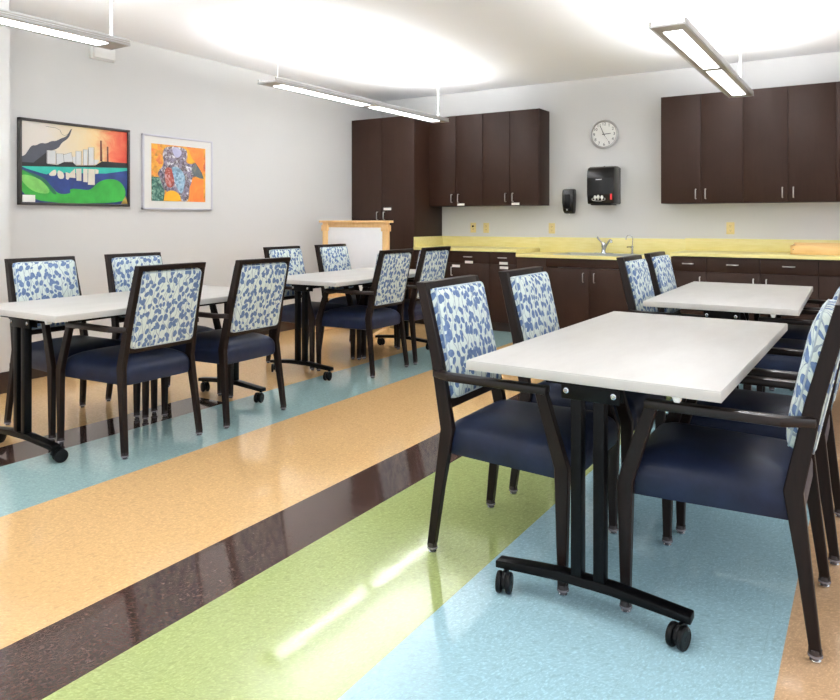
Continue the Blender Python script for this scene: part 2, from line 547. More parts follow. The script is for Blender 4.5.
N, Fc = 'leaf-print dining chair with navy seat', ''
chair(-1.362, 2.475, 1, 'leaf-print armchair at the near left corner of the closest table', 0)
chair(-1.345, 3.14, 1, 'leaf-print armchair on the left of the closest table, the farther one', 0)
chair(-0.126, 2.485, -1, 'navy-seated armchair seen side-on at the closest table, right foreground', 0)
chair(-0.105, 3.15, -1, 'armchair right of the closest table, just behind the big side-on chair', 0)
chair(-1.25, 4.61, 1, 'leaf-print armchair at near left corner of the table before the sink', 0)
chair(-1.25, 5.25, 1, 'leaf-print armchair on far left of the table before the sink', 0)
chair(-0.075, 4.70, -1, 'armchair mostly hidden right of the second right-hand table, nearer one', 0)
chair(-0.075, 5.36, -1, 'armchair mostly hidden right of the second right-hand table, farther one', 0)
chair(-3.205, 2.498, -1, 'leaf-print armchair seen from behind at the leftmost table, nearer one', 0)
chair(-3.175, 3.15, -1, 'leaf-print armchair seen from behind at the leftmost table, farther one', 0)
chair(-4.325, 2.50, 1, 'leaf-print armchair by the wall under the skyline painting', 0)
chair(-4.325, 3.162, 1, 'leaf-print armchair by the wall below the orange abstract picture', 0)
chair(-3.238, 4.68, -1, 'armchair seen from behind at the table by the whiteboard, nearer one', 0)
chair(-3.232, 5.28, -1, 'armchair seen from behind at the table by the whiteboard, farther one', 0)
chair(-4.332, 4.67, 1, 'leaf-print armchair on wall side of whiteboard table, nearer one', 0)
chair(-4.332, 5.34, 1, 'leaf-print armchair right in front of the whiteboard', 0)

# ---------------------------------------------------------------- tables
TL, TW, TH = 1.54, 0.80, 0.75
def make_table():
    t = thing('folding_table', '', 'table')
    b = MB(); b.box(-TW / 2, TW / 2, 0, TL, TH - 0.032, TH, MAT['tabletop'], 0.002)
    top = b.obj('tabletop', t)
    b = MB(); b.box(-TW / 2 - 0.0012, TW / 2 + 0.0012, -0.0012, TL + 0.0012, TH - 0.0315, TH - 0.004, MAT['white_edge'], 0.001)
    b.obj('edge_band', top)
    K = MAT['black_metal']
    for i, y in enumerate((0.05, TL - 0.05)):
        s = -1 if i == 0 else 1
        b = MB()
        for x in (-0.045, 0.027):
            b.box(x, x + 0.035, y - 0.02, y + 0.02, 0.095, 0.70, K, 0.003)
        leg = b.obj('leg', t)
        b = MB()
        b.prism([(-0.305, 0.069), (-0.20, 0.077), (-0.08, 0.085), (0.08, 0.085), (0.20, 0.077), (0.315, 0.069), (0.315, 0.093), (0.20, 0.104), (0.08, 0.115), (-0.08, 0.115), (-0.20, 0.104), (-0.305, 0.093)], y - 0.024, y + 0.024, 'y', K, 0.004)
        b.obj('foot_bar', leg)
        b = MB()
        b.box(-0.075, 0.110, y - 0.022, y - 0.016, 0.662, 0.716, K, 0.002)
        b.box(-0.075, 0.110, y + 0.016, y + 0.022, 0.662, 0.716, K, 0.002)
        b.box(-0.115, 0.115, y - 0.05, y + 0.05, 0.712, 0.7175, K, 0.001)
        br = b.obj('bracket', leg)
        for x in (-0.058, 0.092):
            b = MB(); b.lathe([(0.009, 0), (0.009, 0.003), (0.006, 0.004), (0.005, 0.002)], MAT['chrome'], 14, Matrix.Translation((x, y + s * 0.022, 0.688)) @ Matrix.Rotation(math.radians(90 * (1 if s < 0 else -1)), 4, 'X'))
            b.obj('screw', br)
        for x in (-0.276, 0.290):
            b = MB()
            b.lathe([(0.009, 0.04), (0.009, 0.078)], K, 10)
            for sx in (-0.025, 0.007):
                m2 = Matrix.Translation((sx, -0.032, 0.034)) @ Matrix.Rotation(math.radians(90), 4, 'Y')
                b.lathe([(0.020, 0.0), (0.032, 0.002), (0.034, 0.006), (0.034, 0.013), (0.031, 0.017), (0.026, 0.018), (0.025, 0.0165), (0.008, 0.0165), (0.006, 0.018)], MAT['black_plastic'], 28, m2)
            b.prism([(-0.026, 0.018), (-0.050, 0.020), (-0.058, 0.034), (-0.050, 0.056), (-0.028, 0.067), (0.010, 0.062), (0.014, 0.045), (-0.005, 0.03)], -0.007, 0.007, 'x', MAT['black_plastic'], 0.002)
            b.obj('caster', leg, (x, y, 0))
    b = MB(); b.box(-0.03, 0.03, 0.09, TL - 0.09, 0.672, 0.700, K, 0.002)
    b.box(-0.33, -0.30, 0.12, TL - 0.12, 0.697, 0.7175, K, 0.002)
    b.box(0.30, 0.33, 0.12, TL - 0.12, 0.697, 0.7175, K, 0.002)
    b.obj('crossbar', t)
    b = MB(); b.prism([(0.262, 0.7178), (0.290, 0.7178), (0.285, 0.698), (0.270, 0.698)], 0.02, 0.045, 'y', MAT['white_plastic'], 0.001)
    b.obj('bumper', t)
    return t
tproto = make_table(); tused = [False]
def table(x, y, label, swivel, rot=0):
    c = tproto if not tused[0] else copy_tree(tproto)
    tused[0] = True
    c.location = (x, y, 0); c.rotation_euler = (0, 0, math.radians(rot))
    c['label'] = label; c['group'] = 'white wheeled folding tables'
    cs = [k for l in c.children if l.name.startswith('leg') for k in l.children if k.name.startswith('caster')]
    for k, a in zip(cs, swivel): k.rotation_euler = (0, 0, math.radians(a))
table(-0.745, 2.095, 'large white-topped folding table closest to the camera', (14, -14, 160, 40), -1.0)
table(-0.715, 4.20, 'white-topped folding table on the right, nearest the sink counter', (150, 30, -60, 200), 1.0)
table(-3.752, 1.985, 'long white-topped folding table at the far left under the pictures', (200, 165, 70, 20))
table(-3.785, 4.18, 'white-topped folding table in front of the wooden whiteboard', (40, 15, 80, 190))

# ---------------------------------------------------------------- cabinets
FR = 7.01          # front plane of base and tall cabinets
UF = 7.34          # front plane of wall cabinets
CB, CE = MAT['cabinet'], MAT['cabinet_edge']
def body(t, x0, x1, y0, y1, z0, z1, toe=0.0, name='carcass'):
    b = MB()
    b.box(x0, x1, y0 + 0.02, y1, z0 + toe, z1, CB, 0.001)
    o = b.obj(name, t)
    if toe:
        k = MB(); k.box(x0, x1, y0 + 0.075, y1, 0, toe, MAT['base'], 0.001); k.obj('toe_kick', t)
    return o
def panel(t, name, x0, x1, yf, z0, z1):
    g = 0.0016
    b = MB(); b.box(x0 + g, x1 - g, yf, yf + 0.019, z0 + g, z1 - g, CB, 0.0012)
    return b.obj(name, t)
def pull(p, x, z, yf, vertical=True, L=0.10):
    b = MB(); h = L / 2
    if vertical: path = [(x, yf + 0.002, z - h + 0.004), (x, yf - 0.024, z - h + 0.004), (x, yf - 0.028, z - h + 0.010), (x, yf - 0.028, z + h - 0.010), (x, yf - 0.024, z + h - 0.004), (x, yf + 0.002, z + h - 0.004)]
    else: path = [(x - h + 0.004, yf + 0.002, z), (x - h + 0.004, yf - 0.024, z), (x - h + 0.010, yf - 0.028, z), (x + h - 0.010, yf - 0.028, z), (x + h - 0.004, yf - 0.024, z), (x + h - 0.004, yf + 0.002, z)]
    b.tube(path, 0.0055, MAT['nickel'], 8)
    return b.obj('handle', p)
def sticker(p, x, z, yf, w=0.095, h=0.026):
    b = MB(); b.box(x - w / 2, x + w / 2, yf - 0.0012, yf + 0.0005, z - h / 2, z + h / 2, MAT['label_white'])
    b.obj('label_strip', p)

# tall cabinet in the corner
t = thing('tall_cabinet', 'tall dark brown two-door cupboard in the back left corner', 'cabinet', (-4.975, 7.3, 0))
def L(t): return Vector(t.location)
class Shift:
    """lets parts be written in room coordinates while the thing's Empty stands at its base"""
    def __init__(self, t): self.t = t
    def __enter__(self):
        self.before = set(self.t.children)
        return self.t
    def __exit__(self, *a):
        v = Vector(self.t.location)
        for c in self.t.children:
            if c not in self.before: c.location = Vector(c.location) - v
def room_parts(t):
    return Shift(t)
with room_parts(t):
    body(t, -5.435, -4.51, FR, BACK - 0.001, 0, 2.455, 0.1)
    for x0, x1, hx in ((-5.435, -4.985, -5.035), (-4.985, -4.51, -4.935)):
        p = panel(t, 'door', x0, x1, FR, 0.105, 2.453)
        pull(p, hx, 1.27, FR)
        if hx > -5: sticker(p, -4.895, 1.352, FR, 0.11, 0.03)

# wall cabinets
def wall_cab(x0, xm, x1, label, group, stick=False):
    t = thing('wall_cabinet', label, 'cabinet', ((x0 + x1) / 2, 7.5, 1.385), 0, group)
    with room_parts(t):
        body(t, x0, x1, UF, BACK - 0.001, 1.385, 2.455)
        p = panel(t, 'door', x0, xm, UF, 1.387, 2.453); pull(p, xm - 0.045, 1.475, UF)
        q = panel(t, 'door', xm, x1, UF, 1.387, 2.453); pull(q, xm + 0.045, 1.475, UF)
        if stick: sticker(q, xm + 0.075, 1.402, UF)
gl, gr = 'wall cabinets left of the clock', 'wall cabinets right of the clock'
wall_cab(-4.51, -4.145, -3.788, 'brown two-door wall cabinet beside the tall corner cupboard', gl, True)
wall_cab(-3.788, -3.445, -3.09, 'brown two-door wall cabinet left of the clock with exposed side', gl, True)
wall_cab(-1.778, -1.397, -1.018, 'brown two-door wall cabinet first to the right of the clock', gr)
wall_cab(-1.018, -0.638, -0.256, 'brown two-door wall cabinet at the right, over the wooden tray', gr)
wall_cab(-0.256, 0.124, 0.504, 'brown wall cabinet cut off by the right edge of the photo', gr)

# base cabinets
def base_cab(x0, x1, top, label, fronts, hollow=False):
    t = thing('base_cabinet', label, 'cabinet', ((x0 + x1) / 2, 7.35, 0), 0, 'brown base cabinets under the lime worktops')
    with room_parts(t):
        if hollow:          # open-topped carcass that leaves room for the sink bowls
            body(t, x0, x1, FR, BACK - 0.002, 0, 0.62, 0.1)
            for a in ((x0, x0 + 0.018, FR + 0.02, BACK - 0.002), (x1 - 0.018, x1, FR + 0.02, BACK - 0.002), (x0 + 0.019, x1 - 0.019, BACK - 0.02, BACK - 0.002)):
                b = MB(); b.box(*a, 0.62, top, CE, 0.001); b.obj('side_board', t)
        else:
            body(t, x0, x1, FR, BACK - 0.002, 0, top, 0.1)
        for f in fronts: f(t)
DZ = 0.738
def drawer(x0, x1, top, hz=True, stick=False):
    def f(t):
        p = panel(t, 'drawer', x0, x1, FR, DZ, top)
        if hz: pull(p, (x0 + x1) / 2, (DZ + top) / 2 + 0.005, FR, False)
        if stick: sticker(p, (x0 + x1) / 2 + 0.01, DZ + 0.012, FR, 0.10, 0.028)
    return f
def door(x0, x1, z1, hx, stick=None):
    def f(t):
        p = panel(t, 'door', x0, x1, FR, 0.102, z1)
        if hx is not None: pull(p, hx, z1 - 0.095, FR)
        if stick is not None: sticker(p, stick, z1 - 0.036, FR, 0.10, 0.028)
    return f
T1, T2 = 0.872, 0.824
base_cab(-4.51, -4.055, T1, 'brown base cabinet against the tall corner cupboard', [drawer(-4.51, -4.055, T1), door(-4.51, -4.055, DZ, -4.10)])
base_cab(-4.055, -3.535, T1, 'wide brown base cabinet with labelled drawer, left of the narrow one', [drawer(-4.055, -3.535, T1, True, True), door(-4.055, -3.535, DZ, -4.0, -3.95)])
base_cab(-3.535, -3.205, T1, 'narrow brown base cabinet where the worktop steps down', [drawer(-3.535, -3.205, T1, True, True), door(-3.535, -3.205, DZ, None, -3.355)])
base_cab(-3.205, -2.874, T2, 'narrow plain brown cabinet panel left of the sink doors', [door(-3.205, -2.874, T2, None)])
def apron(t): panel(t, 'apron', -2.874, -1.94, FR, 0.73, T2)
base_cab(-2.874, -1.94, T2, 'brown two-door base cabinet under the sink', [apron, door(-2.874, -2.407, 0.728, -2.465), door(-2.407, -1.94, 0.728, -2.35)], True)
base_cab(-1.94, -1.605, T2, 'narrow plain brown cabinet panel right of the sink doors', [door(-1.94, -1.605, T2, None)])
base_cab(-1.605, -1.289, T1, 'narrow brown base cabinet just right of the sink, behind chairs', [drawer(-1.605, -1.289, T1), door(-1.605, -1.289, DZ, -1.34)])
base_cab(-1.289, -0.374, T1, 'wide brown base cabinet with two drawers below the right outlet', [drawer(-1.289, -0.832, T1), drawer(-0.832, -0.374, T1), door(-1.289, -0.832, DZ, -0.885), door(-0.832, -0.374, DZ, -0.78)])
base_cab(-0.374, 0.54, T1, 'brown base cabinet cut off by the right edge, under the wooden tray', [drawer(-0.374, 0.083, T1), drawer(0.083, 0.54, T1), door(-0.374, 0.083, DZ, 0.03), door(0.083, 0.54, DZ, 0.14)])

# worktops with their backsplashes
WT = MAT['worktop']
FE = 6.985
def worktop(x0, x1, z, label, side=None, riser=None, cut=None, bz=1.022):
    t = thing('worktop', label, 'worktop', ((x0 + x1) / 2, 7.3, z), 0, 'lime yellow worktops')
    with room_parts(t):
        b = MB()
        if cut:
            cx0, cx1, cy0, cy1 = cut
            b.box(x0, cx0, FE, BACK - 0.002, z - 0.031, z, WT, 0.001)
            b.box(cx1, x1, FE, BACK - 0.002, z - 0.031, z, WT, 0.001)
            b.box(cx0, cx1, FE, cy0, z - 0.031, z, WT, 0.0)
            b.box(cx0, cx1, cy1, BACK - 0.002, z - 0.031, z, WT, 0.0)
        else:
            b.box(x0, x1, FE, BACK - 0.002, z - 0.031, z, WT, 0.0015)
        b.obj('slab', t)
        if riser is not None:
            b = MB(); b.box(riser + 0.0005, riser + 0.006, FE + 0.002, BACK - 0.0225, 0.8565, z - 0.0005, WT, 0.0005); b.obj('end_riser', t)
        b = MB(); b.box(x0, x1, BACK - 0.022, BACK - 0.001, z - 0.001, bz, WT, 0.001); b.obj('backsplash', t)
        if side is not None:
            b = MB(); b.box(side, side + 0.02, FE + 0.005, BACK - 0.022, z - 0.001, 1.022, WT, 0.001); b.obj('side_splash', t)
    return t
worktop(-4.508, -3.205, 0.904, 'raised lime worktop on the left, ending against the tall cupboard', side=-4.508, riser=-3.205)
worktop(-3.205, -1.605, 0.856, 'lower lime worktop in the middle holding the sink', cut=(-2.80, -2.02, 7.13, 7.50), bz=1.026)
worktop(-1.605, 0.54, 0.910, 'raised lime worktop on the right under the right wall cabinets', bz=1.034)

# ---------------------------------------------------------------- sink and taps
ZS = 0.856
t = thing('sink', 'stainless double-bowl sink let into the lower lime worktop', 'sink', (-2.41, 7.33, ZS))
b = MB()
S = MAT['steel']
b.box(-2.83, -1.99, 7.10, 7.145, ZS, ZS + 0.005, S, 0.002)
b.box(-2.83, -1.99, 7.48, 7.60, ZS, ZS + 0.005, S, 0.002)
b.box(-2.83, -2.785, 7.14, 7.485, ZS, ZS + 0.005, S, 0.002)
b.box(-2.035, -1.99, 7.14, 7.485, ZS, ZS + 0.005, S, 0.002)
b.box(-2.43, -2.39, 7.14, 7.485, ZS, ZS + 0.005, S, 0.002)
v = Vector((-2.41, 7.33, ZS))
b.obj('rim', t, -v)
for x0, x1 in ((-2.79, -2.425), (-2.395, -2.03)):
    b = MB(); w = 0.004
    b.box(x0, x1, 7.14, 7.14 + w, ZS - 0.17, ZS + 0.001, S); b.box(x0, x1, 7.486 - w, 7.486, ZS - 0.17, ZS + 0.001, S)
    b.box(x0, x0 + w, 7.14, 7.486, ZS - 0.17, ZS + 0.001, S); b.box(x1 - w, x1, 7.14, 7.486, ZS - 0.17, ZS + 0.001, S)
    b.box(x0, x1, 7.14, 7.486, ZS - 0.174, ZS - 0.17, S)
    b.lathe([(0.04, ZS - 0.1695), (0.04, ZS - 0.167), (0.03, ZS - 0.169)], MAT['chrome'], 16, Matrix.Translation(((x0 + x1) / 2, 7.31, 0)))
    b.obj('bowl', t, -v)

Zf = ZS + 0.0052
t = thing('kitchen_faucet', 'chrome lever faucet with angled spout standing between the sink bowls', 'faucet', (-2.425, 7.535, Zf))
b = MB(); C = MAT['chrome']
b.lathe([(0.030, 0), (0.030, 0.008), (0.022, 0.02), (0.021, 0.06), (0.026, 0.075), (0.026, 0.10), (0.018, 0.118)], C, 20)
b.box(-0.10, 0.10, -0.025, 0.025, 0.0, 0.006, C, 0.002)
b.obj('base', t)
b = MB(); b.tube([(0.008, -0.008, 0.035), (0.04, -0.04, 0.085), (0.085, -0.085, 0.135), (0.105, -0.11, 0.146), (0.12, -0.125, 0.142), (0.124, -0.13, 0.118)], [0.014, 0.012, 0.011, 0.012, 0.013, 0.013], C, 12)
b.obj('spout', t)
b = MB(); b.tube([(-0.004, -0.002, 0.105), (-0.03, -0.01, 0.13), (-0.058, -0.02, 0.165)], [0.010, 0.007, 0.010], C, 10)
b.lathe([(0.004, 0), (0.012, 0.006), (0.012, 0.014), (0.004, 0.02)], C, 12, Matrix.Translation((-0.059, -0.02, 0.16)))
b.obj('lever', t)
t = thing('gooseneck_tap', 'small chrome gooseneck tap at the right end of the sink', 'tap', (-2.12, 7.545, Zf))
b = MB(); b.lathe([(0.020, 0), (0.020, 0.006), (0.011, 0.012), (0.011, 0.06), (0.014, 0.064), (0.014, 0.082), (0.007, 0.088)], C, 16); b.obj('base', t)
pth = [(0.0, 0, 0.08), (0.004, 0, 0.15)]
for i in range(9):
    a = math.radians(180 * i / 8); pth.append((0.004 - 0.03 + 0.03 * math.cos(a), -0.004 * i, 0.165 + 0.032 * math.sin(a)))
pth.append((-0.058, -0.036, 0.150))
b = MB(); b.tube(pth, 0.0055, C, 10); b.obj('spout', t)
b = MB(); b.tube([(0, 0, 0.073), (-0.03, -0.008, 0.075), (-0.055, -0.014, 0.073)], [0.006, 0.005, 0.006], MAT['black_plastic'], 8); b.obj('lever', t)

# ---------------------------------------------------------------- wall items
def text_mesh(s, size):
    c = bpy.data.curves.new('numeral_curve', 'FONT'); c.body = s; c.size = size; c.align_x = 'CENTER'; c.align_y = 'CENTER'; c.extrude = 0.0004
    o = bpy.data.objects.new('numeral_curve', c); COL.objects.link(o)
    dg = bpy.context.evaluated_depsgraph_get(); dg.update()
    me = bpy.data.meshes.new_from_object(o.evaluated_get(dg))
    bpy.data.objects.remove(o)
    return me
# clock: local frame faces -Y
t = thing('wall_clock', 'round silver-rimmed wall clock above the towel dispenser', 'clock', (-2.452, BACK - 0.002, 2.155))
R90 = Matrix.Rotation(math.radians(90), 4, 'X')
b = MB(); b.lathe([(0.150, 0), (0.158, 0.006), (0.160, 0.022), (0.154, 0.034), (0.144, 0.036), (0.136, 0.028), (0.134, 0.012)], MAT['nickel'], 48, R90, cap=False); b.obj('rim', t)
b = MB(); b.lathe([(0.150, 0.0), (0.150, 0.008), (0.138, 0.014)], MAT['clock_face'], 48, R90); face = b.obj('dial', t)
nb = MB(); k = nb.slot(MAT['ink'])
for i in range(1, 13):
    a = math.radians(30 * i)
    me = text_mesh(str(i), 0.046)
    tmp = bmesh.new(); tmp.from_mesh(me)
    bmesh.ops.transform(tmp, matrix=Matrix.Translation((0.111 * math.sin(a), -0.0146, 0.111 * math.cos(a))) @ R90, verts=tmp.verts)
    mp = {}
    for vv in tmp.verts: mp[vv] = nb.bm.verts.new(vv.co)
    for f in tmp.faces:
        try: nf = nb.bm.faces.new([mp[q] for q in f.verts]); nf.material_index = k
        except ValueError: pass
    tmp.free()
nb.obj('numerals', face)
def hand(name, ang, ln, w, y, mt, tail=0.02):
    b = MB(); m = Matrix.Rotation(math.radians(ang), 4, 'Y')
    b.prism([(-w / 2, -tail), (w / 2, -tail), (w / 3, ln), (-w / 3, ln)], -y - 0.0012, -y, 'y', mt, 0.0, m); b.obj(name, t)
hand('hour_hand', 86, 0.075, 0.009, 0.017, MAT['ink'])
hand('minute_hand', -24, 0.105, 0.007, 0.019, MAT['ink'])
hand('second_hand', 148, 0.10, 0.0022, 0.021, MAT['ink'], 0.03)

# paper towel dispenser
X0, X1 = -2.56, -2.27
t = thing('paper_towel_dispenser', 'large glossy black paper towel dispenser below the clock', 'dispenser', ((X0 + X1) / 2, BACK, 1.39))
hw = (X1 - X0) / 2
b = MB()
prof = [(-0.002, 0.0), (-0.002, 0.395), (-0.10, 0.405), (-0.18, 0.402), (-0.235, 0.385), (-0.262, 0.345), (-0.272, 0.28), (-0.272, 0.10), (-0.255, 0.03), (-0.245, 0.0)]
b.prism(prof, -hw, hw, 'x', MAT['gloss_black'], 0.012)
body_ = b.obj('housing', t)
b = MB(); b.box(-hw + 0.03, hw - 0.04, -0.23, -0.03, -0.012, 0.004, MAT['black_plastic'], 0.003); b.obj('outlet_lip', t)
b = MB()
yf = -0.2735
for i, x in enumerate((-0.052, -0.018, 0.022)):       # three small hand symbols
    hgt = 0.034 if i != 1 else 0.040
    b.prism([(x - 0.013, 0.056), (x + 0.013, 0.056), (x + 0.016, 0.056 + hgt * 0.5), (x + 0.006, 0.056 + hgt), (x - 0.008, 0.056 + hgt), (x - 0.016, 0.056 + hgt * 0.45)], yf, yf + 0.002, 'y', MAT['label_white'])
    b.box(x - 0.005, x + 0.005, yf, yf + 0.002, 0.040, 0.060, MAT['label_white'])
arc = [(-0.015 + 0.072 * math.cos(math.radians(a)), yf, 0.052 + 0.022 * math.sin(math.radians(a))) for a in range(150, 391, 15)]
b.tube(arc, 0.0016, MAT['label_white'], 6)
b.obj('hand_symbols', body_)
b = MB(); b.box(-0.045, 0.02, yf, yf + 0.002, 0.255, 0.262, MAT['silver']); b.obj('nameplate', body_)
b = MB(); b.box(0.109, 0.128, yf, yf + 0.003, 0.045, 0.105, MAT['red'], 0.001); b.obj('red_tab', body_)['label'] = 'red warning tab'
b = MB(); b.lathe([(0.008, 0), (0.008, 0.01)], MAT['black_plastic'], 12, Matrix.Translation((0.0, -0.12, 0.400))); b.obj('lock', body_)

# soap dispenser
t = thing('soap_dispenser', 'small glossy black soap dispenser left of the towel dispenser', 'dispenser', (-2.835, BACK, 1.29))
b = MB()
rings = []
for z, w, d in ((0.0, 0.045, 0.05), (0.006, 0.055, 0.07), (0.03, 0.060, 0.095), (0.12, 0.066, 0.112), (0.22, 0.068, 0.108), (0.262, 0.066, 0.095), (0.274, 0.058, 0.075)):
    rings.append([(x, -0.001 - d / 2 + y, z) for x, y in rrect(w, d / 2, 0.018, 5)])
b.rings(rings, MAT['gloss_black'])
o = b.obj('housing', t)
b = MB(); b.tube([(0, -0.045, 0.004), (0, -0.045, -0.014)], [0.009, 0.006], MAT['label_white'], 10); b.obj('nozzle', t)
b = MB(); b.box(-0.03, 0.03, -0.122, -0.110, 0.06, 0.215, MAT['black_plastic'], 0.006); b.obj('push_pad', o)
b = MB(); b.box(-0.008, 0.008, -0.1235, -0.121, 0.035, 0.052, MAT['silver'], 0.001); b.obj('badge', o)

# outlets
def outlet(x, z, label, kind):
    t = thing('wall_outlet', label, 'outlet', (x, BACK, z), 0, 'almond outlets above the worktops')
    b = MB(); b.box(-0.038, 0.038, -0.006, 0.0, -0.06, 0.06, MAT['almond'], 0.002); b.obj('cover_plate', t)
    if kind == 'duplex':
        for dz in (-0.021, 0.021):
            b = MB(); b.lathe([(0.0165, 0), (0.0165, 0.0015)], MAT['almond'], 16, Matrix.Translation((0, -0.006, dz)) @ R90)
            for sx in (-0.006, 0.006): b.box(sx - 0.0012, sx + 0.0012, -0.0082, -0.007, dz - 0.002, dz + 0.007, MAT['slot'])
            b.lathe([(0.0025, 0), (0.0025, 0.0022)], MAT['slot'], 8, Matrix.Translation((0, -0.006, dz - 0.009)) @ R90)
            b.obj('socket', t)
    else:
        b = MB(); b.lathe([(0.011, 0), (0.011, 0.014), (0.006, 0.016)], MAT['gloss_black'], 16, Matrix.Translation((0, -0.006, 0.018)) @ R90); b.obj('jack', t)
        b = MB(); b.lathe([(0.005, 0), (0.005, 0.003)], MAT['slot'], 12, Matrix.Translation((0, -0.006, -0.018)) @ R90); b.obj('screw', t)
outlet(-4.07, 1.127, 'almond wall plate with a round black jack, leftmost above the worktop', 'jack')
outlet(-3.895, 1.125, 'almond outlet just right of the plate with the black jack', 'duplex')
outlet(-3.06, 1.125, 'almond outlet on the wall just left of the sink', 'duplex')
outlet(-1.176, 1.138, 'almond outlet under the right wall cabinets', 'duplex')

# alarm box on the left wall
t = thing('alarm_box', 'small white alarm box high on the wall behind the left lamp', 'alarm', (LEFT, 3.615, 2.63))
b = MB(); b.box(0.0, 0.05, -0.10, 0.10, -0.068, 0.068, MAT['white_plastic'], 0.012); b.obj('housing', t)
b = MB(); b.box(0.0, 0.03, -0.115, 0.105, -0.075, 0.075, MAT['white_plastic'], 0.004); b.obj('back_plate', t)

# wooden tray on the right worktop
t = thing('wooden_tray', 'pale wooden tray on the right worktop at the edge of the photo', 'tray', (-0.322, 7.38, 0.910))
b = MB(); TW_ = MAT['tray_wood']
b.box(-0.28, 0.28, -0.17, 0.13, 0.0005, 0.010, TW_, 0.002)
b.obj('bottom', t)
for n_, a in (('side_wall', (-0.28, 0.28, -0.185, -0.170, 0.0005, 0.082)), ('side_wall', (-0.28, 0.28, 0.125, 0.140, 0.0005, 0.100)), ('end_wall', (-0.285, -0.270, -0.185, 0.140, 0.0005, 0.082)), ('end_wall', (0.270, 0.285, -0.185, 0.140, 0.0005, 0.082))):
    b = MB(); b.box(*a, TW_, 0.002)
    if n_ == 'side_wall' and a[2] < -0.1: b.lathe([(0.004, 0), (0.004, 0.001)], MAT['slot'], 10, Matrix.Translation((-0.262, -0.185, 0.045)) @ R90)
    b.obj(n_, t)

# ---------------------------------------------------------------- whiteboard stand
t = thing('whiteboard_stand', 'free-standing whiteboard in a pale wooden frame before the tall cupboard', 'whiteboard', (-4.72, 6.15, 0))
P = MAT['pale_wood']; H = 0.448
b = MB(); b.box(-H + 0.07, H - 0.07, -0.008, 0.008, 0.42, 1.15, MAT['board_white'], 0.001); b.obj('board', t)
for s in (-1, 1):
    x0, x1 = sorted((s * (H - 0.005), s * (H - 0.075)))
    b = MB(); b.box(x0, x1, -0.02, 0.02, 0.05, 1.19, P, 0.004); o = b.obj('post', t)
    b = MB(); b.box(x0 - 0.012, x1 + 0.012, -0.028, 0.028, 1.10, 1.165, P, 0.004); b.obj('corner_block', o)
    b = MB(); b.prism([(-0.26, 0.0), (0.26, 0.0), (0.26, 0.03), (0.06, 0.075), (-0.06, 0.075), (-0.26, 0.03)], x0 + 0.005, x1 - 0.005, 'x', P, 0.004); b.obj('foot', o)
b = MB(); b.box(-H - 0.03, H + 0.03, -0.04, 0.04, 1.19, 1.215, P, 0.004); b.obj('cap', t)
b = MB(); b.box(-H + 0.07, H - 0.07, -0.015, 0.015, 1.14, 1.19, P, 0.003); b.obj('top_rail', t)
b = MB(); b.box(-H + 0.07, H - 0.07, -0.015, 0.015, 0.36, 0.425, P, 0.003); b.box(-H + 0.07, H - 0.07, -0.05, -0.012, 0.36, 0.372, P, 0.002); b.obj('bottom_rail', t)

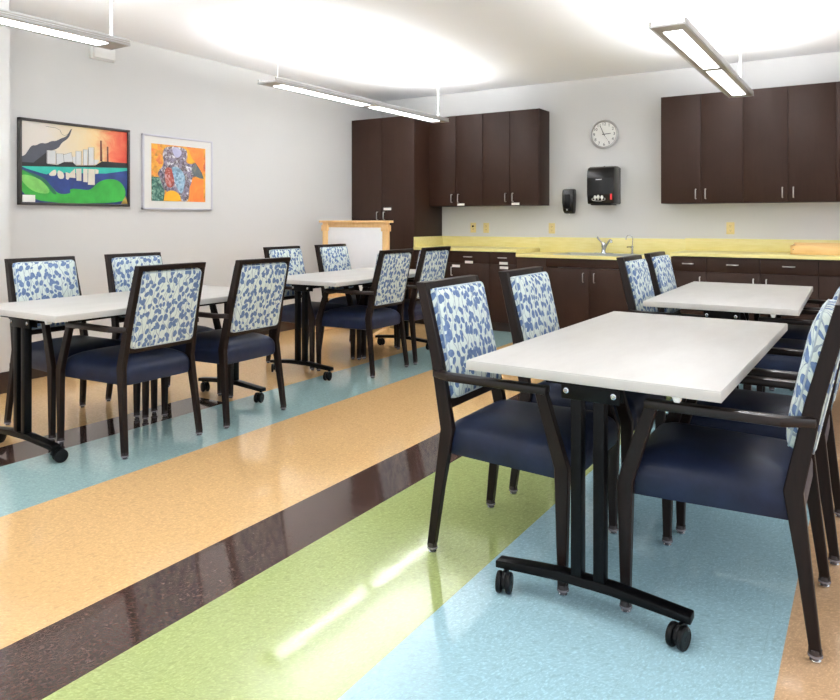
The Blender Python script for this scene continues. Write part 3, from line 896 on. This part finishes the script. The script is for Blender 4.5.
# ---------------------------------------------------------------- pictures
def pmat(name, col, var=0.12, scale=14): return plain(name, srgb(*col), 0.6, var=var, scale=scale)
def picture(name, label, y0, y1, z0, z1, frame_w, depth, fmat):
    t = thing(name, label, 'picture', (LEFT, (y0 + y1) / 2, z0))
    v = Vector(t.location)
    b = MB()
    b.box(LEFT + 0.001, LEFT + depth, y0, y1, z0, z0 + frame_w, fmat, 0.003)
    b.box(LEFT + 0.001, LEFT + depth, y0, y1, z1 - frame_w, z1, fmat, 0.003)
    b.box(LEFT + 0.001, LEFT + depth, y0, y0 + frame_w, z0, z1, fmat, 0.003)
    b.box(LEFT + 0.001, LEFT + depth, y1 - frame_w, y1, z0, z1, fmat, 0.003)
    b.obj('frame', t, -v)
    return t, v
A1 = {
    'inner': [(2.923, 1.968), (3.86, 1.98), (3.86, 1.357), (2.921, 1.352)],
    'sky_glow': [(3.204, 1.958), (3.86, 1.977), (3.86, 1.692), (3.204, 1.678)],
    'red': [(3.747, 1.971), (3.86, 1.977), (3.86, 1.692), (3.556, 1.703), (3.541, 1.84)],
    'smoke': [(2.926, 1.698), (2.962, 1.711), (2.981, 1.741), (3.014, 1.793), (3.047, 1.792), (3.087, 1.818), (3.128, 1.813), (3.169, 1.839), (3.204, 1.84), (3.253, 1.869), (3.296, 1.887), (3.332, 1.955), (3.338, 1.942), (3.31, 1.87), (3.253, 1.834), (3.225, 1.781), (3.135, 1.754), (3.132, 1.66), (2.926, 1.644)],
    'hill': [(2.926, 1.659), (3.027, 1.66), (3.135, 1.751), (3.138, 1.658), (3.225, 1.655), (3.26, 1.679), (3.346, 1.685), (3.375, 1.66), (3.541, 1.671), (3.603, 1.709), (3.86, 1.71), (3.86, 1.668), (2.926, 1.618)],
    'b1': [(3.132, 1.764), (3.201, 1.764), (3.201, 1.661), (3.132, 1.66)],
    'b2': [(3.207, 1.743), (3.263, 1.745), (3.269, 1.68), (3.225, 1.658), (3.207, 1.66)],
    'b3': [(3.263, 1.737), (3.332, 1.763), (3.343, 1.688), (3.269, 1.68)],
    'b4': [(3.368, 1.775), (3.417, 1.778), (3.414, 1.665), (3.368, 1.665)],
    'b5': [(3.432, 1.794), (3.474, 1.795), (3.471, 1.667), (3.432, 1.666)],
    'b6': [(3.478, 1.815), (3.527, 1.818), (3.527, 1.671), (3.478, 1.669)],
    'b7': [(3.527, 1.718), (3.58, 1.716), (3.556, 1.68), (3.527, 1.675)],
    'b8': [(3.332, 1.724), (3.37, 1.731), (3.37, 1.665), (3.352, 1.678)],
    'st1': [(3.584, 1.881), (3.6, 1.881), (3.606, 1.709), (3.584, 1.708)],
    'st2': [(3.647, 1.835), (3.66, 1.835), (3.663, 1.707), (3.647, 1.709)],
    'teal': [(2.923, 1.627), (3.86, 1.668), (3.86, 1.645), (3.682, 1.61), (3.541, 1.605), (3.162, 1.568), (3.081, 1.584), (2.975, 1.61)],
    'navy': [(3.11, 1.566), (3.162, 1.59), (3.541, 1.605), (3.603, 1.603), (3.86, 1.645), (3.86, 1.486), (3.603, 1.506), (3.361, 1.434), (3.218, 1.409), (3.162, 1.488)],
    'r1': [(3.135, 1.567), (3.176, 1.609), (3.207, 1.619), (3.207, 1.564)],
    'r2': [(3.215, 1.614), (3.246, 1.607), (3.271, 1.588), (3.269, 1.544), (3.218, 1.547)],
    'r3': [(3.283, 1.602), (3.317, 1.593), (3.361, 1.634), (3.367, 1.558), (3.317, 1.56), (3.303, 1.54), (3.286, 1.548)],
    'r4': [(3.37, 1.632), (3.417, 1.637), (3.417, 1.537), (3.375, 1.538)],
    'r5': [(3.433, 1.638), (3.471, 1.638), (3.471, 1.529), (3.433, 1.53)],
    'r6': [(3.477, 1.638), (3.535, 1.639), (3.535, 1.509), (3.474, 1.509)],
    'r7': [(3.538, 1.642), (3.569, 1.635), (3.566, 1.604), (3.538, 1.6)],
    'green': [(2.923, 1.607), (2.975, 1.591), (3.054, 1.556), (3.11, 1.546), (3.162, 1.488), (3.225, 1.42), (3.332, 1.433), (3.31, 1.464), (3.361, 1.474), (3.48, 1.462), (3.518, 1.486), (3.572, 1.54), (3.666, 1.569), (3.763, 1.556), (3.821, 1.485), (3.821, 1.427), (3.78, 1.358), (2.921, 1.352)],
    'lgreen': [(2.93, 1.517), (2.926, 1.569), (3.027, 1.555), (3.11, 1.513), (3.169, 1.421), (3.027, 1.43)],
    'dgreen': [(2.923, 1.607), (3.014, 1.58), (3.11, 1.546), (3.162, 1.488), (3.218, 1.42), (3.176, 1.422), (3.135, 1.487), (3.054, 1.543)],
    'ochre': [(3.821, 1.427), (3.86, 1.359), (3.777, 1.358)],
    'card': [(2.937, 1.409), (3.031, 1.411), (3.03, 1.357), (2.937, 1.357)],
}
A2 = {
    'inner': [(4.078, 1.896), (4.68, 1.904), (4.677, 1.392), (4.075, 1.388)],
    'mass': [(4.232, 1.896), (4.47, 1.896), (4.488, 1.822), (4.462, 1.76), (4.53, 1.741), (4.575, 1.768), (4.621, 1.697), (4.675, 1.639), (4.668, 1.608), (4.545, 1.644), (4.53, 1.558), (4.507, 1.533), (4.5, 1.392), (4.411, 1.391), (4.396, 1.457), (4.225, 1.475), (4.184, 1.59), (4.143, 1.646), (4.225, 1.721), (4.204, 1.812)],
    'mauve': [(4.31, 1.886), (4.367, 1.896), (4.423, 1.859), (4.411, 1.817), (4.36, 1.787), (4.317, 1.833)],
    'blue': [(4.296, 1.713), (4.396, 1.708), (4.462, 1.628), (4.448, 1.531), (4.418, 1.452), (4.367, 1.504), (4.324, 1.621)],
    'orange': [(4.473, 1.894), (4.68, 1.901), (4.674, 1.651), (4.568, 1.774), (4.492, 1.75), (4.507, 1.812)],
    'yellow': [(4.473, 1.894), (4.507, 1.872), (4.537, 1.802), (4.568, 1.774), (4.5, 1.751), (4.488, 1.81)],
    'peak': [(4.575, 1.768), (4.652, 1.675), (4.675, 1.614), (4.56, 1.639), (4.53, 1.692)],
    'rlow': [(4.56, 1.621), (4.677, 1.602), (4.677, 1.392), (4.507, 1.39), (4.515, 1.534)],
    'green': [(4.078, 1.608), (4.17, 1.607), (4.228, 1.557), (4.232, 1.476), (4.218, 1.391), (4.075, 1.39)],
    'sun': [(4.223, 1.429), (4.239, 1.47), (4.296, 1.496), (4.367, 1.48), (4.408, 1.434), (4.404, 1.391), (4.223, 1.391)],
    'rust': [(4.225, 1.697), (4.31, 1.703), (4.338, 1.598), (4.324, 1.514), (4.239, 1.523)],
}
def soften(pts, n=2):
    for _ in range(n):
        r = []
        for i in range(len(pts)):
            a, c = pts[i], pts[(i + 1) % len(pts)]
            r += [(a[0] * .75 + c[0] * .25, a[1] * .75 + c[1] * .25), (a[0] * .25 + c[0] * .75, a[1] * .25 + c[1] * .75)]
        pts = r
    return pts
def inset(pts, x, y0, y1, z0, z1):
    return [(x, min(max(y, y0), y1), min(max(z, z0), z1)) for y, z in pts]
t, v = picture('framed_painting', 'dark-framed painting of a white skyline, red sky and green banks', 2.913, 3.860, 1.335, 1.995, 0.020, 0.040, plain('dark_frame', srgb(52, 46, 44), 0.4, var=0.15, scale=40))
b = MB()
c1 = dict(sky=pmat('paint_cream', (226, 214, 200), 0.06, 9), red=pmat('paint_red', (214, 62, 46), 0.25, 12), grey=pmat('paint_slate', (72, 74, 84)), black=pmat('paint_black', (28, 27, 29)),
          tower=pmat('paint_white', (214, 214, 214), 0.05), rust=pmat('paint_rust', (96, 44, 36)), teal=pmat('paint_teal', (44, 176, 158)), navy=pmat('paint_navy', (30, 52, 112), 0.25), green=pmat('paint_green', (44, 150, 52), 0.15),
          lg=pmat('paint_light_green', (120, 186, 92), 0.25), dg=pmat('paint_dark_green', (20, 92, 64)), oc=pmat('paint_ochre', (150, 120, 50)), refl=pmat('paint_ivory', (222, 212, 196), 0.05), glow=None)
def sky_mat():
    q = NT('paint_sky')
    s = q.new('ShaderNodeSeparateXYZ'); q.put(s.inputs[0], q.obj())
    n = q.noise(q.obj(), 9, 4, 0.6, 1.0)
    f = q.math('MULTIPLY_ADD', n.outputs[0], 0.25, q.math('MULTIPLY_ADD', s.outputs[1], 0.9, -2.72))
    q.set(Base_Color=q.ramp(f, [(0.2, srgb(226, 218, 208)), (0.45, srgb(232, 214, 178)), (0.62, srgb(238, 206, 150)), (0.74, srgb(226, 120, 84)), (0.9, srgb(206, 50, 42))]), Roughness=0.6)
    return q.m
c1['skym'] = sky_mat()
A1['water'] = [(2.9, 1.65), (3.9, 1.66), (3.9, 1.30), (2.9, 1.30)]
order = [('water', 'navy'), ('sky_glow', 'skym'), ('red', 'red'), ('smoke', 'grey'), ('hill', 'black'), ('b1', 'tower'), ('b2', 'tower'), ('b3', 'tower'), ('b4', 'tower'), ('b5', 'tower'), ('b6', 'tower'), ('b7', 'tower'), ('b8', 'tower'), ('st1', 'rust'), ('st2', 'rust'),
         ('teal', 'teal'), ('navy', 'navy'), ('r1', 'refl'), ('r2', 'refl'), ('r3', 'refl'), ('r4', 'refl'), ('r5', 'refl'), ('r6', 'refl'), ('r7', 'refl'), ('green', 'green'), ('dgreen', 'dg'), ('lgreen', 'lg'), ('ochre', 'oc')]
x = LEFT + 0.022
b.box(LEFT + 0.002, x, 2.925, 3.85, 1.347, 1.983, c1['skym'])
for i, (k, m) in enumerate(order):
    if k in ('sky_glow', 'red'): continue
    x += 0.0003
    b.flat(inset(soften(A1[k]) if k in ('smoke', 'green', 'lgreen', 'dgreen', 'r1', 'r2') else A1[k], x, 2.930, 3.843, 1.352, 1.978), c1[m])
# thin ink outlines of the towers and the smoke swirl
x += 0.0004
for k in ('b1', 'b2', 'b3', 'b4', 'b5', 'b6'):
    q = A1[k]; n_ = len(q)
    b.tube([(x, y, z) for y, z in q], 0.0012, MAT['ink'], 4, True)
b.tube([(x, y, z) for y, z in [(3.12, 1.948), (3.2, 1.944), (3.235, 1.93), (3.25, 1.90), (3.275, 1.89), (3.30, 1.905), (3.325, 1.93), (3.336, 1.952)]], 0.0012, MAT['ink'], 4)
b.obj('canvas', t, -v)
q = A1['card']
b = MB(); b.box(LEFT + 0.03, LEFT + 0.042, min(a[0] for a in q), max(a[0] for a in q), min(a[1] for a in q), max(a[1] for a in q), MAT['label_white'], 0.001); b.obj('caption_card', t, -v)

t, v = picture('framed_print', 'white-framed abstract picture in orange, blue and black', 3.996, 4.784, 1.313, 1.985, 0.016, 0.028, plain('white_frame', srgb(205, 203, 212), 0.35, var=0.03))
b = MB(); b.box(LEFT + 0.002, LEFT + 0.018, 4.005, 4.775, 1.322, 1.976, plain('mat_board', srgb(232, 230, 226), 0.7, var=0.01)); b.obj('mount', t, -v)
def mottled(name, cols, scale, smooth=True):
    q = NT(name)
    vo = q.new('ShaderNodeTexVoronoi'); vo.inputs['Scale'].default_value = scale
    q.put(vo.inputs['Vector'], q.obj())
    n = q.noise(q.obj(), scale * 0.35, 4, 0.7, 1.5)
    sc = q.new('ShaderNodeSeparateColor'); q.put(sc.inputs[0], vo.outputs['Color'])
    f = q.math('MULTIPLY_ADD', n.outputs[0], 0.9, q.math('MULTIPLY_ADD', sc.outputs[0], 0.5, -0.2)) if not smooth else q.math('MULTIPLY_ADD', n.outputs[0], 1.6, -0.3)
    q.set(Base_Color=q.ramp(f, [(i / max(1, len(cols) - 1), srgb(*c)) for i, c in enumerate(cols)]), Roughness=0.5)
    return q.m
c2 = dict(base=mottled('art_ochre', [(90, 70, 40), (206, 140, 50), (232, 170, 60), (214, 110, 60), (120, 50, 60)], 26, False),
          mass=mottled('art_speckle', [(18, 18, 28), (40, 40, 60), (150, 140, 160), (60, 34, 34), (235, 235, 240), (20, 20, 30)], 38, False), mauve=mottled('art_mauve', [(150, 150, 190), (205, 205, 228)], 20),
          blue=mottled('art_paleblue', [(40, 60, 80), (140, 176, 200), (190, 212, 224)], 45, False), orange=mottled('art_orange', [(224, 96, 50), (240, 132, 60), (246, 160, 70)], 12), yellow=mottled('art_yellow', [(240, 160, 40), (246, 190, 50)], 14),
          peak=mottled('art_peak', [(30, 50, 52), (80, 90, 90), (150, 130, 110)], 24), green=mottled('art_green', [(12, 40, 40), (30, 90, 80), (170, 200, 180)], 55, False), rust=mottled('art_rust', [(60, 20, 24), (170, 70, 50), (220, 190, 190)], 50, False))
b = MB(); x = LEFT + 0.019
b.box(LEFT + 0.018, x, 4.089, 4.70, 1.392, 1.906, c2['base'])
for k, m in (('orange', 'orange'), ('rlow', 'orange'), ('yellow', 'yellow'), ('green', 'green'), ('mass', 'mass'), ('rust', 'rust'), ('mauve', 'mauve'), ('blue', 'blue'), ('peak', 'peak'), ('sun', 'yellow')):
    x += 0.0004
    b.flat(inset(soften(A2[k]) if k in ('mass', 'mauve', 'blue', 'sun', 'rust') else A2[k], x, 4.089, 4.70, 1.392, 1.906), c2[m])
b.obj('artwork', t, -v)

# ---------------------------------------------------------------- pendant lamps
def make_lamp():
    t = thing('pendant_lamp', '', 'lamp')
    Ln, W2, Z = 2.72, 0.102, 0.0
    A = MAT['silver']; Gm = MAT['fixture_grey']
    b = MB()
    b.box(-W2, W2, 0, Ln, 0.002, 0.010, Gm, 0.001)
    for s in (-1, 1):
        x0, x1 = sorted((s * W2, s * (W2 - 0.012)))
        b.box(x0, x1, 0, Ln, 0.0, 0.012, A, 0.002)
        b.box(x0, x1, 0, Ln, 0.016, 0.024, A, 0.002)
        b.box(*sorted((s * (W2 - 0.003), s * (W2 - 0.012))), 0, Ln, 0.010, 0.018, MAT['fixture_grey'])
        b.box(x0, x1, 0, Ln, 0.028, 0.040, A, 0.002)
        b.box(*sorted((s * (W2 - 0.003), s * (W2 - 0.012))), 0, Ln, 0.022, 0.030, MAT['fixture_grey'])
    b.obj('housing', t)
    b = MB(); b.box(-W2, W2, -0.004, 0.0, 0, 0.013, A, 0.001); b.obj('end_cap', t)
    b = MB(); b.box(-W2, W2, Ln, Ln + 0.004, 0, 0.013, A, 0.001); b.obj('end_cap', t)
    for y0, y1 in ((0.13, 1.31), (1.43, 2.60)):
        b = MB(); b.box(-0.052, 0.052, y0, y1, -0.0015, 0.0015, MAT['lens'], 0.0); b.obj('lens', t)['label'] = 'glowing lens'
        b = MB(); b.box(-0.06, 0.06, y0, y1, 0.011, 0.014, MAT['uplens'], 0.0); b.obj('uplight', t)
    hgt = CEIL - 2.31
    b = MB()
    for y in (0.12, ): 
        b.tube([(0, y, 0.012), (0, y, hgt)], 0.0035, MAT['white_plastic'], 6)
    b.obj('cable', t)
    b = MB(); b.tube([(0, 2.66, 0.012), (0, 2.66, hgt)], 0.0085, MAT['white_plastic'], 10); b.obj('stem', t)
    for y in (0.12, 2.66):
        b = MB(); b.lathe([(0.0, hgt - 0.012), (0.03, hgt - 0.010), (0.055, hgt - 0.004), (0.058, hgt)], MAT['white_plastic'], 20, Matrix.Translation((0, y, 0)), cap=False); b.obj('ceiling_rose', t)
    return t
lp = make_lamp(); first = True
for x, y, lab in ((-4.06, 4.14, 'suspended linear lamp over the table by the whiteboard'),
                  (-4.02, 0.08, 'suspended linear lamp at the upper left, in front of the alarm box'),
                  (-0.965, 4.13, 'suspended linear lamp at the upper right before the wall cabinets'),
                  (-0.965, 0.08, 'added suspended linear lamp above the closest table, out of view')):  # last lamp is unseen, added for the light it gives the room
    c = lp if first else copy_tree(lp); first = False
    c.location = (x, y, 2.31); c['label'] = lab; c['group'] = 'suspended linear lamps'
